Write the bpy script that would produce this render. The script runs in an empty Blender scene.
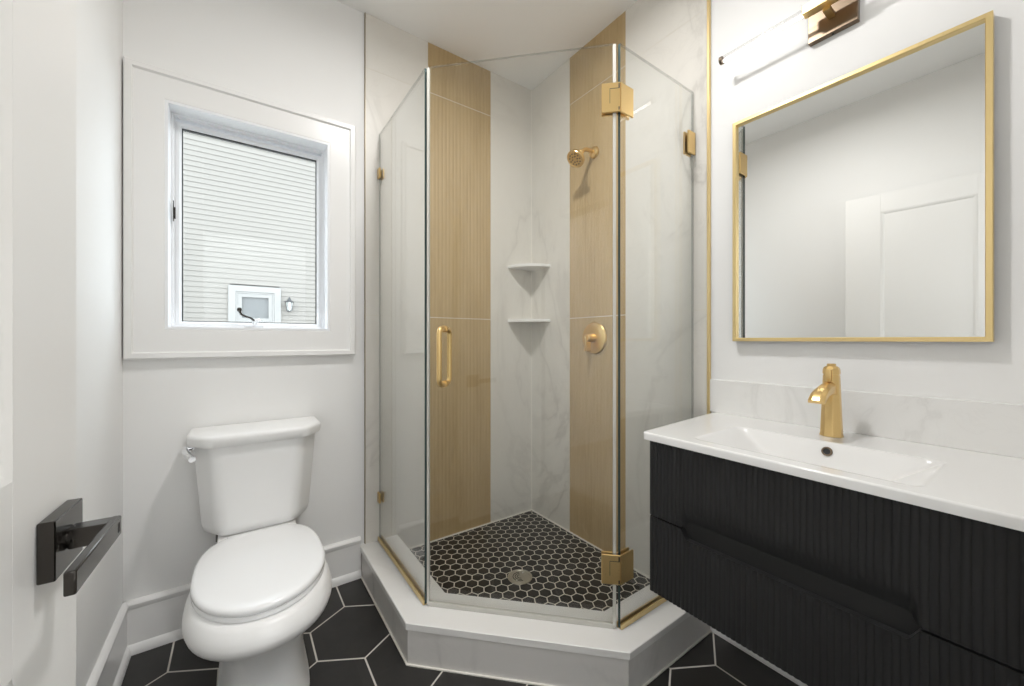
import bpy, bmesh, math, random
from mathutils import Vector, Matrix

C = bpy.context.scene
COL = C.collection
random.seed(4)
R = math.radians

# ------------------------------------------------------------------ camera, sky, lights, exposure
CEIL = 2.723
CAM = (-1.5351, -1.9584, 1.137)
cam_data = bpy.data.cameras.new('camera')
cam = bpy.data.objects.new('camera', cam_data)
COL.objects.link(cam)
cam.location = CAM
cam.rotation_euler = (R(90), 0, R(54.83 - 90))
cam_data.sensor_width = 36
cam_data.lens = 388.88 / 1024 * 36
cam_data.shift_y = -3 / 1024
cam_data.clip_start = 0.02
C.camera = cam

world = bpy.data.worlds.new('sky')
C.world = world
world.use_nodes = True
bg = world.node_tree.nodes['Background']
bg.inputs[0].default_value = (0.86, 0.93, 1.0, 1)
bg.inputs[1].default_value = 4.4

def area(name, loc, size, power, color=(1, 0.985, 0.965), rot=(0, 0, 0), spread=180):
    l = bpy.data.lights.new(name, 'AREA')
    l.shape = 'DISK'
    l.size = size
    l.energy = power
    l.color = color
    l.spread = R(spread)
    o = bpy.data.objects.new(name, l)
    o.location = loc
    o.rotation_euler = rot
    COL.objects.link(o)
    return o

DOWNLIGHTS = [(-0.90, -1.08)]
area('room_downlight', (-0.90, -1.08, CEIL - 0.012), 0.15, 13.5, (1, 0.985, 0.965), spread=171)
area('hall_fill_light', (-1.3, -2.75, CEIL - 0.02), 1.2, 21, (1, 0.99, 0.98))  # unseen lamp added behind the camera, gives flat fill through the doorway

C.view_settings.view_transform = 'Standard'
C.view_settings.look = 'None'
C.view_settings.gamma = 1
C.view_settings.use_curve_mapping = False
C.view_settings.exposure = 0.36
C.cycles.max_bounces = 14
C.cycles.diffuse_bounces = 8
C.cycles.glossy_bounces = 6
C.cycles.transparent_max_bounces = 24
C.cycles.sample_clamp_indirect = 8
C.cycles.use_denoising = True
C.cycles.caustics_reflective = False

# ------------------------------------------------------------------ materials
def mat(name, color, rough=0.5, metal=0.0, spec=0.5, coat=0.0):
    m = bpy.data.materials.new(name)
    m.use_nodes = True
    b = m.node_tree.nodes['Principled BSDF']
    b.inputs['Base Color'].default_value = (*color, 1)
    b.inputs['Roughness'].default_value = rough
    b.inputs['Metallic'].default_value = metal
    b.inputs['Specular IOR Level'].default_value = spec
    b.inputs['Coat Weight'].default_value = coat
    return m

class N:
    """small wrapper for wiring a node tree"""
    def __init__(self, m):
        self.t = m.node_tree
        self.b = self.t.nodes['Principled BSDF']
    def new(self, kind, **kw):
        n = self.t.nodes.new(kind)
        for k, v in kw.items():
            setattr(n, k, v)
        return n
    def set(self, sock, v):
        if hasattr(v, 'is_output'):
            self.t.links.new(v, sock)
        else:
            sock.default_value = v
    def math(self, op, a, b=0.0, c=None):
        n = self.new('ShaderNodeMath', operation=op)
        self.set(n.inputs[0], a)
        self.set(n.inputs[1], b)
        if c is not None:
            self.set(n.inputs[2], c)
        return n.outputs[0]
    def mixc(self, f, a, b):
        n = self.new('ShaderNodeMix', data_type='RGBA')
        self.set(n.inputs['Factor'], f)
        self.set(n.inputs[6], a)
        self.set(n.inputs[7], b)
        return n.outputs[2]
    def mixf(self, f, a, b):
        n = self.new('ShaderNodeMix', data_type='FLOAT')
        self.set(n.inputs[0], f)
        self.set(n.inputs[2], a)
        self.set(n.inputs[3], b)
        return n.outputs[0]
    def ramp(self, f, stops):
        n = self.new('ShaderNodeValToRGB')
        e = n.color_ramp.elements
        while len(e) < len(stops):
            e.new(0.5)
        for q, (p, c) in zip(e, stops):
            q.position = p
            q.color = (*c, 1) if len(c) == 3 else c
        self.set(n.inputs[0], f)
        return n.outputs[0]
    def noise(self, vec, scale, detail=4, rough=0.5, dist=0.0):
        n = self.new('ShaderNodeTexNoise')
        self.set(n.inputs['Vector'], vec)
        n.inputs['Scale'].default_value = scale
        n.inputs['Detail'].default_value = detail
        n.inputs['Roughness'].default_value = rough
        n.inputs['Distortion'].default_value = dist
        return n.outputs[0]
    def pos(self):
        return self.new('ShaderNodeNewGeometry').outputs['Position']
    def mapped(self, scale=(1, 1, 1), rot=(0, 0, 0), loc=(0, 0, 0)):
        n = self.new('ShaderNodeMapping')
        self.set(n.inputs[0], self.pos())
        n.inputs['Scale'].default_value = scale
        n.inputs['Rotation'].default_value = rot
        n.inputs['Location'].default_value = loc
        return n.outputs[0]
    def bump(self, h, strength=0.3, dist=0.002):
        n = self.new('ShaderNodeBump')
        n.inputs['Strength'].default_value = strength
        n.inputs['Distance'].default_value = dist
        self.set(n.inputs['Height'], h)
        self.t.links.new(n.outputs[0], self.b.inputs['Normal'])

def plaster(name, color, rough=0.55):
    m = mat(name, color, rough, spec=0.3)
    n = N(m)
    n.bump(n.noise(n.pos(), 350, 2), 0.06, 0.001)
    return m

def hex_tiles(name, W, swap, off, grout_w, tile, tile2, grout, rough, speck):
    m = mat(name, tile, rough)
    n = N(m)
    sep = n.new('ShaderNodeSeparateXYZ')
    n.set(sep.inputs[0], n.pos())
    px, py = (sep.outputs[1], sep.outputs[0]) if swap else (sep.outputs[0], sep.outputs[1])
    ox, oy = (off[1], off[0]) if swap else off
    px = n.math('SUBTRACT', px, ox)
    py = n.math('SUBTRACT', py, oy)
    H = W * math.sqrt(3)
    ax = n.math('SUBTRACT', n.math('FLOORED_MODULO', px, W), W / 2)
    ay = n.math('SUBTRACT', n.math('FLOORED_MODULO', py, H), H / 2)
    bx = n.math('SUBTRACT', n.math('FLOORED_MODULO', n.math('SUBTRACT', px, W / 2), W), W / 2)
    by = n.math('SUBTRACT', n.math('FLOORED_MODULO', n.math('SUBTRACT', py, H / 2), H), H / 2)
    la = n.math('MULTIPLY_ADD', ax, ax, n.math('MULTIPLY', ay, ay))
    lb = n.math('MULTIPLY_ADD', bx, bx, n.math('MULTIPLY', by, by))
    f = n.math('LESS_THAN', la, lb)
    gx = n.mixf(f, bx, ax)
    gy = n.mixf(f, by, ay)
    gax, gay = n.math('ABSOLUTE', gx), n.math('ABSOLUTE', gy)
    d = n.math('MAXIMUM', gax, n.math('MULTIPLY_ADD', gay, math.sqrt(3) / 2, n.math('MULTIPLY', gax, 0.5)))
    edge = n.math('SUBTRACT', W / 2, d)
    mr = n.new('ShaderNodeMapRange', interpolation_type='SMOOTHSTEP')
    n.set(mr.inputs[0], edge)
    mr.inputs[1].default_value = grout_w * 0.5 - 0.0005
    mr.inputs[2].default_value = grout_w * 0.5 + 0.0007
    mask = mr.outputs[0]
    cid = n.new('ShaderNodeCombineXYZ')
    n.set(cid.inputs[0], n.math('SUBTRACT', px, gx))
    n.set(cid.inputs[1], n.math('SUBTRACT', py, gy))
    wn = n.new('ShaderNodeTexWhiteNoise')
    n.set(wn.inputs[0], cid.outputs[0])
    var = n.math('MULTIPLY_ADD', n.noise(n.pos(), speck, 6, 0.65), 0.7, n.math('MULTIPLY', wn.outputs[0], 0.35))
    tcol = n.ramp(var, [(0.25, tile), (0.8, tile2)])
    n.set(n.b.inputs['Base Color'], n.mixc(mask, (*grout, 1), tcol))
    n.set(n.b.inputs['Roughness'], n.mixf(mask, 0.85, rough))
    n.bump(mask, 0.5, 0.0015)
    return m

def marble(name, base, vein, rough=0.36, amount=0.5, scale=1.25):
    m = mat(name, base, rough)
    n = N(m)
    v = n.mapped((scale, scale, scale * 0.62), (0.5, 0.35, 0.6))
    a = n.noise(v, 1.1, 7, 0.55, 1.3)
    a = n.math('ABSOLUTE', n.math('SUBTRACT', a, 0.5))
    thin = n.ramp(a, [(0.0, (1, 1, 1)), (0.022, (0.25, 0.25, 0.25)), (0.07, (0, 0, 0))])
    cloud = n.ramp(n.noise(v, 0.9, 3), [(0.35, (0, 0, 0)), (0.75, (1, 1, 1))])
    b = n.noise(n.mapped((scale * 2.2,) * 3, (0.2, 1.0, 0.1), (3, 1, 7)), 1.4, 6, 0.6, 1.0)
    b = n.math('ABSOLUTE', n.math('SUBTRACT', b, 0.5))
    fine = n.ramp(b, [(0.0, (0.5, 0.5, 0.5)), (0.02, (0, 0, 0))])
    k = n.math('MULTIPLY', n.math('MULTIPLY_ADD', thin, cloud, n.math('MULTIPLY', n.math('MULTIPLY', fine, cloud), 0.5)), amount)
    k = n.math('MULTIPLY_ADD', cloud, 0.06, k)
    n.set(n.b.inputs['Base Color'], n.mixc(k, (*base, 1), (*vein, 1)))
    return m

def wood_tile(name):
    m = mat(name, (0.5, 0.36, 0.2), 0.55)
    n = N(m)
    g = n.noise(n.mapped((1, 1, 0.045)), 95, 5, 0.6, 0.25)
    big = n.noise(n.mapped((1, 1, 0.12), loc=(2, 5, 0)), 9, 3, 0.5)
    v = n.math('MULTIPLY_ADD', big, 0.45, n.math('MULTIPLY', g, 0.6))
    n.set(n.b.inputs['Base Color'], n.ramp(v, [(0.3, (0.41, 0.29, 0.14)), (0.52, (0.49, 0.355, 0.185)), (0.75, (0.545, 0.405, 0.225))]))
    return m

def brushed(name, color, rough):
    m = mat(name, color, rough, 1.0)
    n = N(m)
    h = n.noise(n.mapped((1, 1, 14)), 120, 2)
    n.set(n.b.inputs['Roughness'], n.math('MULTIPLY_ADD', h, 0.12, rough - 0.06))
    return m

def clear_glass(name, tint=(0.982, 0.989, 0.985)):
    m = bpy.data.materials.new(name)
    m.use_nodes = True
    t = m.node_tree
    t.nodes.clear()
    out = t.nodes.new('ShaderNodeOutputMaterial')
    mix = t.nodes.new('ShaderNodeMixShader')
    tr = t.nodes.new('ShaderNodeBsdfTransparent')
    tr.inputs[0].default_value = (*tint, 1)
    gl = t.nodes.new('ShaderNodeBsdfGlossy')
    gl.inputs['Roughness'].default_value = 0.0
    geo = t.nodes.new('ShaderNodeNewGeometry')
    dot = t.nodes.new('ShaderNodeVectorMath')
    dot.operation = 'DOT_PRODUCT'
    t.links.new(geo.outputs['Incoming'], dot.inputs[0])
    t.links.new(geo.outputs['Normal'], dot.inputs[1])
    def mth(op, a, b):
        q = t.nodes.new('ShaderNodeMath')
        q.operation = op
        for s, x in zip(q.inputs, (a, b)):
            if hasattr(x, 'is_output'):
                t.links.new(x, s)
            else:
                s.default_value = x
        return q.outputs[0]
    c = mth('ABSOLUTE', dot.outputs['Value'], 0)
    p = mth('POWER', mth('SUBTRACT', 1.0, c), 5.0)
    f = mth('ADD', mth('MULTIPLY', p, 0.96), 0.04)
    t.links.new(f, mix.inputs[0])
    t.links.new(tr.outputs[0], mix.inputs[1])
    t.links.new(gl.outputs[0], mix.inputs[2])
    t.links.new(mix.outputs[0], out.inputs[0])
    return m

def emitter(name, color, strength):
    m = mat(name, (0.9, 0.9, 0.9), 0.4)
    b = m.node_tree.nodes['Principled BSDF']
    b.inputs['Emission Color'].default_value = (*color, 1)
    b.inputs['Emission Strength'].default_value = strength
    return m

WALL = plaster('wall_paint', (0.86, 0.858, 0.85))
CEILM = plaster('ceiling_paint', (0.88, 0.88, 0.87))
TRIM = mat('trim_paint', (0.85, 0.845, 0.835), 0.3)
VINYL = mat('white_vinyl', (0.86, 0.87, 0.89), 0.3)
DOORM = mat('door_paint', (0.84, 0.835, 0.82), 0.35)
MARBLE = marble('marble_tile', (0.755, 0.73, 0.68), (0.38, 0.355, 0.32))
SPLASH = marble('marble_splash', (0.84, 0.835, 0.82), (0.50, 0.49, 0.47), 0.25, 0.3, 2.2)
CAP = marble('white_quartz', (0.83, 0.82, 0.80), (0.6, 0.59, 0.57), 0.3, 0.25)
BASEM = marble('curb_marble', (0.72, 0.70, 0.675), (0.36, 0.345, 0.33), 0.3, 0.8)
GROUT = mat('grout', (0.74, 0.70, 0.62), 0.85)
CAULK = mat('white_caulk', (0.83, 0.80, 0.74), 0.6)
WOOD = wood_tile('fluted_oak_tile')
FLOORM = hex_tiles('black_hexagon_tile', 0.284, False, (-1.59, -0.109), 0.0055, (0.012, 0.0115, 0.011), (0.028, 0.026, 0.024), (0.62, 0.59, 0.54), 0.38, 14)
SHOWERM = hex_tiles('small_black_hexagon_mosaic', 0.0522, True, (-0.4615, -0.4215), 0.0042, (0.008, 0.0068, 0.0056), (0.026, 0.022, 0.018), (0.72, 0.68, 0.60), 0.4, 60)
GOLD = brushed('brushed_gold', (0.80, 0.57, 0.255), 0.30)
FRAMEGOLD = brushed('satin_gold_frame', (0.86, 0.67, 0.33), 0.32)
BRONZE = brushed('aged_brass', (0.21, 0.16, 0.115), 0.34)
TRIMGOLD = mat('gold_edge_trim', (0.82, 0.64, 0.33), 0.35, 1.0)
TRIMDULL = mat('dull_brass_trim', (0.42, 0.35, 0.25), 0.4, 1.0)
STEEL = brushed('satin_steel', (0.55, 0.52, 0.45), 0.3)
CHROME = mat('chrome', (0.85, 0.86, 0.88), 0.08, 1.0)
PORC = mat('porcelain', (0.87, 0.87, 0.865), 0.33, coat=0.08)
SEATM = mat('white_seat_plastic', (0.88, 0.885, 0.89), 0.22)
CERAMIC = mat('ceramic_top', (0.84, 0.835, 0.825), 0.16, coat=0.3)
BLACKWOOD = mat('black_fluted_lacquer', (0.019, 0.019, 0.0195), 0.5, spec=0.35)
BLACKIN = mat('black_carcass', (0.012, 0.012, 0.012), 0.5)
GUNMETAL = mat('dark_gunmetal', (0.07, 0.064, 0.058), 0.22, 1.0)
RUBBER = mat('dark_rubber', (0.02, 0.02, 0.022), 0.6)
GLASS = clear_glass('clear_glass')
WINGLASS = clear_glass('window_glass', (0.96, 0.975, 0.97))
GLASSEDGE = mat('green_glass_edge', (0.055, 0.085, 0.085), 0.12)
FAINTEDGE = mat('polished_glass_edge', (0.42, 0.45, 0.43), 0.15)
FAINTEDGE.node_tree.nodes['Principled BSDF'].inputs['Alpha'].default_value = 0.4
SEAL = mat('clear_vinyl_seal', (0.72, 0.71, 0.66), 0.25)
SEAL.node_tree.nodes['Principled BSDF'].inputs['Alpha'].default_value = 0.75
MIRROR = mat('mirror_silver', (0.90, 0.91, 0.90), 0.0, 1.0)
LED = emitter('led_tube', (1, 0.98, 0.95), 3.2)
ACRYL = clear_glass('clear_acrylic', (0.93, 0.93, 0.93))
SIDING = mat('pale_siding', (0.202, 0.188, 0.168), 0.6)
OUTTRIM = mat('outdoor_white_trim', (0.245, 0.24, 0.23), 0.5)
OUTGLASS = mat('reflecting_window_glass', (0.15, 0.155, 0.155), 0.4, spec=0.1)
IRON = mat('black_iron', (0.03, 0.032, 0.035), 0.5)
GROUND = mat('ground_concrete', (0.35, 0.34, 0.32), 0.9)

# ------------------------------------------------------------------ mesh helpers
class B:
    def __init__(self):
        self.bm = bmesh.new()
    def box(self, x0, x1, y0, y1, z0, z1, bev=0.0, seg=2):
        x0, x1 = sorted((x0, x1)); y0, y1 = sorted((y0, y1)); z0, z1 = sorted((z0, z1))
        mx = Matrix.LocRotScale(((x0 + x1) / 2, (y0 + y1) / 2, (z0 + z1) / 2), None, (x1 - x0, y1 - y0, z1 - z0))
        g = bmesh.ops.create_cube(self.bm, size=1.0, matrix=mx)
        if bev:
            es = list({e for v in g['verts'] for e in v.link_edges})
            bmesh.ops.bevel(self.bm, geom=es, offset=bev, segments=seg, profile=0.5, affect='EDGES')
        return self
    def loft(self, rings, cap0=True, cap1=True, closed=True):
        rows = [[self.bm.verts.new(p) for p in r] for r in rings]
        n = len(rows[0])
        for a, b in zip(rows, rows[1:]):
            for i in range(n if closed else n - 1):
                j = (i + 1) % n
                self.bm.faces.new((a[i], a[j], b[j], b[i]))
        if cap0:
            self.bm.faces.new(list(reversed(rows[0])))
        if cap1:
            self.bm.faces.new(rows[-1])
        return self
    def prism(self, poly, z0, z1, bev=0.0):
        if bev:
            r = [[(*p, z0) for p in poly], [(*p, z1 - bev) for p in poly],
                 [(*p, z1 - bev * 0.3) for p in inset(poly, bev * 0.3)], [(*p, z1) for p in inset(poly, bev)]]
        else:
            r = [[(*p, z0) for p in poly], [(*p, z1) for p in poly]]
        return self.loft(r)
    def tube(self, path, r, seg=14, caps=True, up=None):
        path = [Vector(p) for p in path]
        rr = r if isinstance(r, (list, tuple)) else [r] * len(path)
        rings = []
        ref = None
        for i, p in enumerate(path):
            t = (path[min(i + 1, len(path) - 1)] - path[max(i - 1, 0)]).normalized()
            if ref is None:
                ref = t.orthogonal().normalized()
            else:
                ref = (ref - t * ref.dot(t)).normalized()
            s = t.cross(ref)
            rings.append([p + (ref * math.cos(a) + s * math.sin(a)) * rr[i] for a in (2 * math.pi * k / seg for k in range(seg))])
        return self.loft(rings, caps, caps)
    def lathe(self, base, axis, prof, seg=32):
        """prof: (distance along the axis, radius)"""
        base, axis = Vector(base), Vector(axis).normalized()
        u = axis.orthogonal().normalized()
        w = axis.cross(u)
        rings = [[base + axis * d + (u * math.cos(a) + w * math.sin(a)) * max(r, 1e-4) for a in (2 * math.pi * k / seg for k in range(seg))] for d, r in prof]
        return self.loft(rings)
    def frame(self, a0, a1, b0, b1, prof, to):
        """mitred frame around the rectangle; prof: closed loop of (outward offset, height); to(a, b, h) -> point"""
        rows = []
        for sa, sb in ((-1, -1), (1, -1), (1, 1), (-1, 1)):
            a = a0 if sa < 0 else a1
            b = b0 if sb < 0 else b1
            rows.append([self.bm.verts.new(to(a + sa * d, b + sb * d, h)) for d, h in prof])
        n = len(prof)
        for k in range(4):
            p, q = rows[k], rows[(k + 1) % 4]
            for i in range(n):
                j = (i + 1) % n
                self.bm.faces.new((p[i], p[j], q[j], q[i]))
        return self
    def xf(self, m):
        bmesh.ops.transform(self.bm, matrix=m, verts=self.bm.verts)
        return self

def inset(poly, d):
    """shrink a counter-clockwise or clockwise convex-ish polygon by d"""
    n = len(poly)
    area2 = sum(poly[i][0] * poly[(i + 1) % n][1] - poly[(i + 1) % n][0] * poly[i][1] for i in range(n))
    s = 1 if area2 > 0 else -1
    out = []
    for i in range(n):
        p0, p1, p2 = Vector(poly[i - 1]), Vector(poly[i]), Vector(poly[(i + 1) % n])
        e1, e2 = (p1 - p0).normalized(), (p2 - p1).normalized()
        n1, n2 = Vector((-e1.y, e1.x)) * s, Vector((-e2.y, e2.x)) * s
        b = (n1 + n2)
        b = b / max(b.length_squared * 0.5, 0.2)
        out.append(tuple(p1 + b * d))
    return out

def round_poly(pts, radii, seg=6):
    out = []
    n = len(pts)
    for i in range(n):
        r = radii[i] if isinstance(radii, (list, tuple)) else radii
        p0, p1, p2 = Vector(pts[i - 1]), Vector(pts[i]), Vector(pts[(i + 1) % n])
        if r <= 0:
            out.append(tuple(p1))
            continue
        a, b = (p0 - p1).normalized(), (p2 - p1).normalized()
        ang = a.angle(b)
        t = min(r / math.tan(ang / 2), (p0 - p1).length * 0.49, (p2 - p1).length * 0.49)
        s, e = p1 + a * t, p1 + b * t
        for k in range(seg + 1):
            u = k / seg
            out.append(tuple(s * (1 - u) ** 2 + p1 * 2 * u * (1 - u) + e * u ** 2))
    return out

def root_loc(o):
    v = Vector((0, 0, 0))
    while o:
        v += o.location
        o = o.parent
    return v

def obj(name, b, m, parent=None, sharp=32, mats=None, loc=None):
    me = bpy.data.meshes.new(name)
    bm = b.bm
    bmesh.ops.recalc_face_normals(bm, faces=bm.faces)
    off = root_loc(parent) if parent else Vector(loc or (0, 0, 0))
    if off.length:
        bmesh.ops.translate(bm, vec=-off, verts=bm.verts)
    bm.to_mesh(me)
    bm.free()
    for p in me.polygons:
        p.use_smooth = True
    me.set_sharp_from_angle(angle=R(sharp))
    me.materials.append(m)
    for x in mats or []:
        me.materials.append(x)
    o = bpy.data.objects.new(name, me)
    COL.objects.link(o)
    if parent:
        o.parent = parent
    elif loc:
        o.location = loc
    return o

def tag(o, label, cat, group=None):
    o['label'] = label
    o['category'] = cat
    if group:
        o['group'] = group
    return o

def thing(name, label, cat, loc, group=None):
    o = bpy.data.objects.new(name, None)
    o.empty_display_size = 0.05
    o.location = loc
    COL.objects.link(o)
    return tag(o, label, cat, group)

def struct(name, b, m, **kw):
    o = obj(name, b, m, **kw)
    o['kind'] = 'structure'
    return o

def struct_root(name, loc):
    o = bpy.data.objects.new(name, None)
    o.empty_display_size = 0.05
    o.location = loc
    COL.objects.link(o)
    o['kind'] = 'structure'
    return o

# ------------------------------------------------------------------ the room shell
XL, YF = -1.875, -1.985            # left wall face, front wall face
struct('floor', B().box(XL - 0.12, 0.12, -2.1, 0.14, -0.1, 0.0), FLOORM)
struct('ceiling', B().box(-2.6, 0.5, -3.6, 0.14, CEIL, CEIL + 0.1), CEILM)
struct('wall_left', B().box(XL - 0.12, XL, YF, 0.0, 0, CEIL), WALL)
OX0, OX1, OZ0, OZ1 = -1.760, -1.190, 1.177, 2.040      # window opening
wb = B()
for q in ((XL - 0.12, OX0, 0, CEIL), (OX1, 0.12, 0, CEIL), (OX0, OX1, 0, OZ0), (OX0, OX1, OZ1, CEIL)):
    wb.box(q[0], q[1], 0.0, 0.14, q[2], q[3])
wall_back = struct('wall_back', wb, WALL)
wall_right = struct('wall_right', B().box(0.0, 0.12, YF, 0.0, 0, CEIL), WALL)
DX0, DX1, DZ = -1.70, -1.0, 2.06
wf = B()
wf.box(XL - 0.12, DX0 - 0.07, YF - 0.12, YF + 0.14, 0, CEIL)
wf.box(DX1, 0.12, YF - 0.12, YF, 0, CEIL)
wf.box(DX0 - 0.07, DX1, YF - 0.12, YF, DZ, CEIL)
struct('wall_front', wf, WALL)
# hallway behind the camera
struct('floor_hall', B().box(-2.6, 0.5, -3.6, -2.1, -0.1, 0.0), mat('hall_grey_floor', (0.34, 0.32, 0.30), 0.45))
struct('wall_hall_end', B().box(-2.6, 0.5, -3.7, -3.6, 0, CEIL), WALL)
struct('wall_hall_left', B().box(-2.7, -2.6, -3.6, -2.1, 0, CEIL), WALL)
struct('wall_hall_right', B().box(0.5, 0.6, -3.6, -2.1, 0, CEIL), WALL)

def baseboard(name, prof_to, a0, a1):
    prof = [(0, 0), (0.026, 0), (0.026, 0.012), (0.021, 0.027), (0.0135, 0.034), (0.0135, 0.160), (0.017, 0.165), (0.018, 0.178), (0.013, 0.186), (0.006, 0.190), (0, 0.190)]
    b = B().loft([[prof_to(a, d, z) for d, z in prof] for a in (a0, a1)])
    return struct(name, b, TRIM)
baseboard('baseboard_left', lambda a, d, z: (XL + d, a, z), YF + 0.14, 0.0)
baseboard('baseboard_back', lambda a, d, z: (a, -d, z), XL, -1.052)
baseboard('baseboard_right', lambda a, d, z: (-d, a, z), -1.16, YF)

# ------------------------------------------------------------------ shower wall tiles (parts of their walls)
ZF = 0.057
GZ = [ZF, 1.258, 2.458, CEIL]
def tiles(spans, to):
    """flat 10 mm tiles with 3 mm joints; to(a, d, z)"""
    b = B()
    for a0, a1 in spans:
        for z0, z1 in zip(GZ, GZ[1:]):
            g = 0.0012
            lo, hi = sorted((a0, a1))
            pts = [to(a, d, z) for a in (lo + g, hi - g) for d in (0.002, 0.010) for z in (z0 + g, z1 - g)]
            xs, ys, zs = zip(*pts)
            b.box(min(xs), max(xs), min(ys), max(ys), min(zs), max(zs))
    return b
def fluted(a0, a1, to, n=18, amp=0.0012):
    b = B()
    lo, hi = sorted((a0, a1))
    lo += 0.0015; hi -= 0.0015
    xs = []
    per = 8
    for k in range(n):
        for i in range(per):
            u = i / per
            xs.append((lo + (hi - lo) * (k + u) / n, 0.0096 + amp * (math.sin(math.pi * u) ** 0.6)))
    xs.append((hi, 0.0096))
    for z0, z1 in zip(GZ, GZ[1:]):
        ring = xs + [(hi, 0.002), (lo, 0.002)]
        b.loft([[to(a, d, z) for a, d in ring] for z in (z0 + 0.002, z1 - 0.002)])
    return b
tb = lambda a, d, z: (a, -d, z)
tr = lambda a, d, z: (-d, a, z)
EL, ER = -1.030, -1.140
WL = (-0.710, -0.315)
WR = (-0.744, -0.356)
def grout_sheet(a0, a1, to):
    pts = [to(a, d, z) for a in (a0, a1) for d in (0.0, 0.0093) for z in (ZF - 0.05, CEIL)]
    xs, ys, zs = zip(*pts)
    return B().box(min(xs), max(xs), min(ys), max(ys), min(zs), max(zs))
obj('tile_grout', grout_sheet(EL, 0, tb), GROUT, wall_back)
obj('marble_tile', tiles([(EL, WL[0]), (WL[1], -0.010)], tb), MARBLE, wall_back)
obj('fluted_wood_tile', fluted(*WL, tb), WOOD, wall_back, sharp=50)
obj('edge_trim', B().box(EL - 0.0035, EL, 0, -0.0115, 0.15, CEIL, 0.001, 1), TRIMDULL, wall_back)
obj('tile_grout', grout_sheet(ER, 0, tr), GROUT, wall_right)
obj('marble_tile', tiles([(ER, WR[0]), (WR[1], -0.010)], tr), MARBLE, wall_right)
obj('fluted_wood_tile', fluted(*WR, tr), WOOD, wall_right, sharp=50)
obj('edge_trim', B().box(0, -0.012, ER - 0.012, ER, 0.15, CEIL, 0.0015, 1), TRIMGOLD, wall_right)
obj('corner_caulk', B().box(-0.014, 0, -0.014, 0, ZF, CEIL), CAULK, wall_right)

# ------------------------------------------------------------------ shower floor, curb, drain
def curb_poly(o):
    X, Y, S = -1.057 + o, -1.170 + o, -1.694 + o * math.sqrt(2)
    return [(X, 0), (X, S - X), (S - Y, Y), (0, Y)]
def inner_poly(o):
    X, Y, S = -0.872 - o, -0.992 - o, -1.437 - o * math.sqrt(2)
    return [(X, 0), (X, S - X), (S - Y, Y), (0, Y)]
def strip(b, outer, inner, z0, z1, bev=0.0):
    # a band of constant section that follows outer and inner paths
    rows = []
    for (ox, oy), (ix, iy) in zip(outer, inner):
        d = Vector((ix - ox, iy - oy))
        d = d.normalized() * bev * 1.15 if bev else Vector((0, 0))
        rows.append([(ox, oy, z0), (ox, oy, z1 - bev), (ox + d.x, oy + d.y, z1), (ix - d.x, iy - d.y, z1), (ix, iy, z1 - bev), (ix, iy, z0)] if bev
                    else [(ox, oy, z0), (ox, oy, z1), (ix, iy, z1), (ix, iy, z0)])
    return b.loft(rows)
sf = B().prism([(0, 0), *inner_poly(0.0)], 0.0, ZF)
shower_floor = struct('shower_floor', sf, SHOWERM)
wc = B()
wc.box(-0.86, -0.008, -0.016, -0.004, ZF, ZF + 0.006).box(-0.016, -0.004, -0.98, -0.008, ZF, ZF + 0.006)
obj('caulk_line', wc, CAULK, shower_floor)
curb = thing('shower_curb', 'low marble faced curb with white stone cap around the corner shower', 'shower curb', (-0.78, -0.9, 0))
obj('curb_base', strip(B(), curb_poly(0.008), inner_poly(-0.001), 0.0, 0.1262), BASEM, curb, sharp=20)
obj('curb_cap', strip(B(), curb_poly(0.0), inner_poly(0.001), 0.1265, 0.15, 0.002), CAP, curb, sharp=20)
obj('caulk_line', strip(B(), curb_poly(0.002), curb_poly(0.009), 0.0, 0.004), CAULK, curb, sharp=20)

dr = thing('shower_drain', 'round metal drain set in the small black hexagon shower floor', 'drain', (-0.485, -0.531, ZF))
obj('drain_ring', B().lathe((-0.485, -0.531, ZF), (0, 0, 1), [(0, 0.056), (0.003, 0.056), (0.0042, 0.054), (0.0042, 0.047), (0.0025, 0.045), (0.0, 0.045)], 40), STEEL, dr)
gr = B().lathe((-0.485, -0.531, ZF), (0, 0, 1), [(0.0, 0.0445), (0.0018, 0.0445), (0.0022, 0.042), (0.0026, 0.018), (0.0026, 0.0)], 40)
grate = obj('drain_grate', gr, STEEL, dr)
for k in range(2):
    a = R(28 + 180 * k)
    obj('grate_screw', B().lathe((-0.485 + 0.032 * math.cos(a), -0.531 + 0.032 * math.sin(a), ZF + 0.0024), (0, 0, 1), [(0, 0.005), (0.001, 0.005), (0.0016, 0.003)], 12), CHROME, grate)
for k in range(3):
    s = B()
    rr = 0.012 + 0.010 * k
    pts = [(-0.485 + rr * math.cos(t), -0.531 + rr * math.sin(t), ZF + 0.0025) for t in (R(60 + 200 * i / 16) for i in range(17))]
    obj('grate_slot', s.tube(pts, 0.0014, 6), RUBBER, grate)

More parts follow.
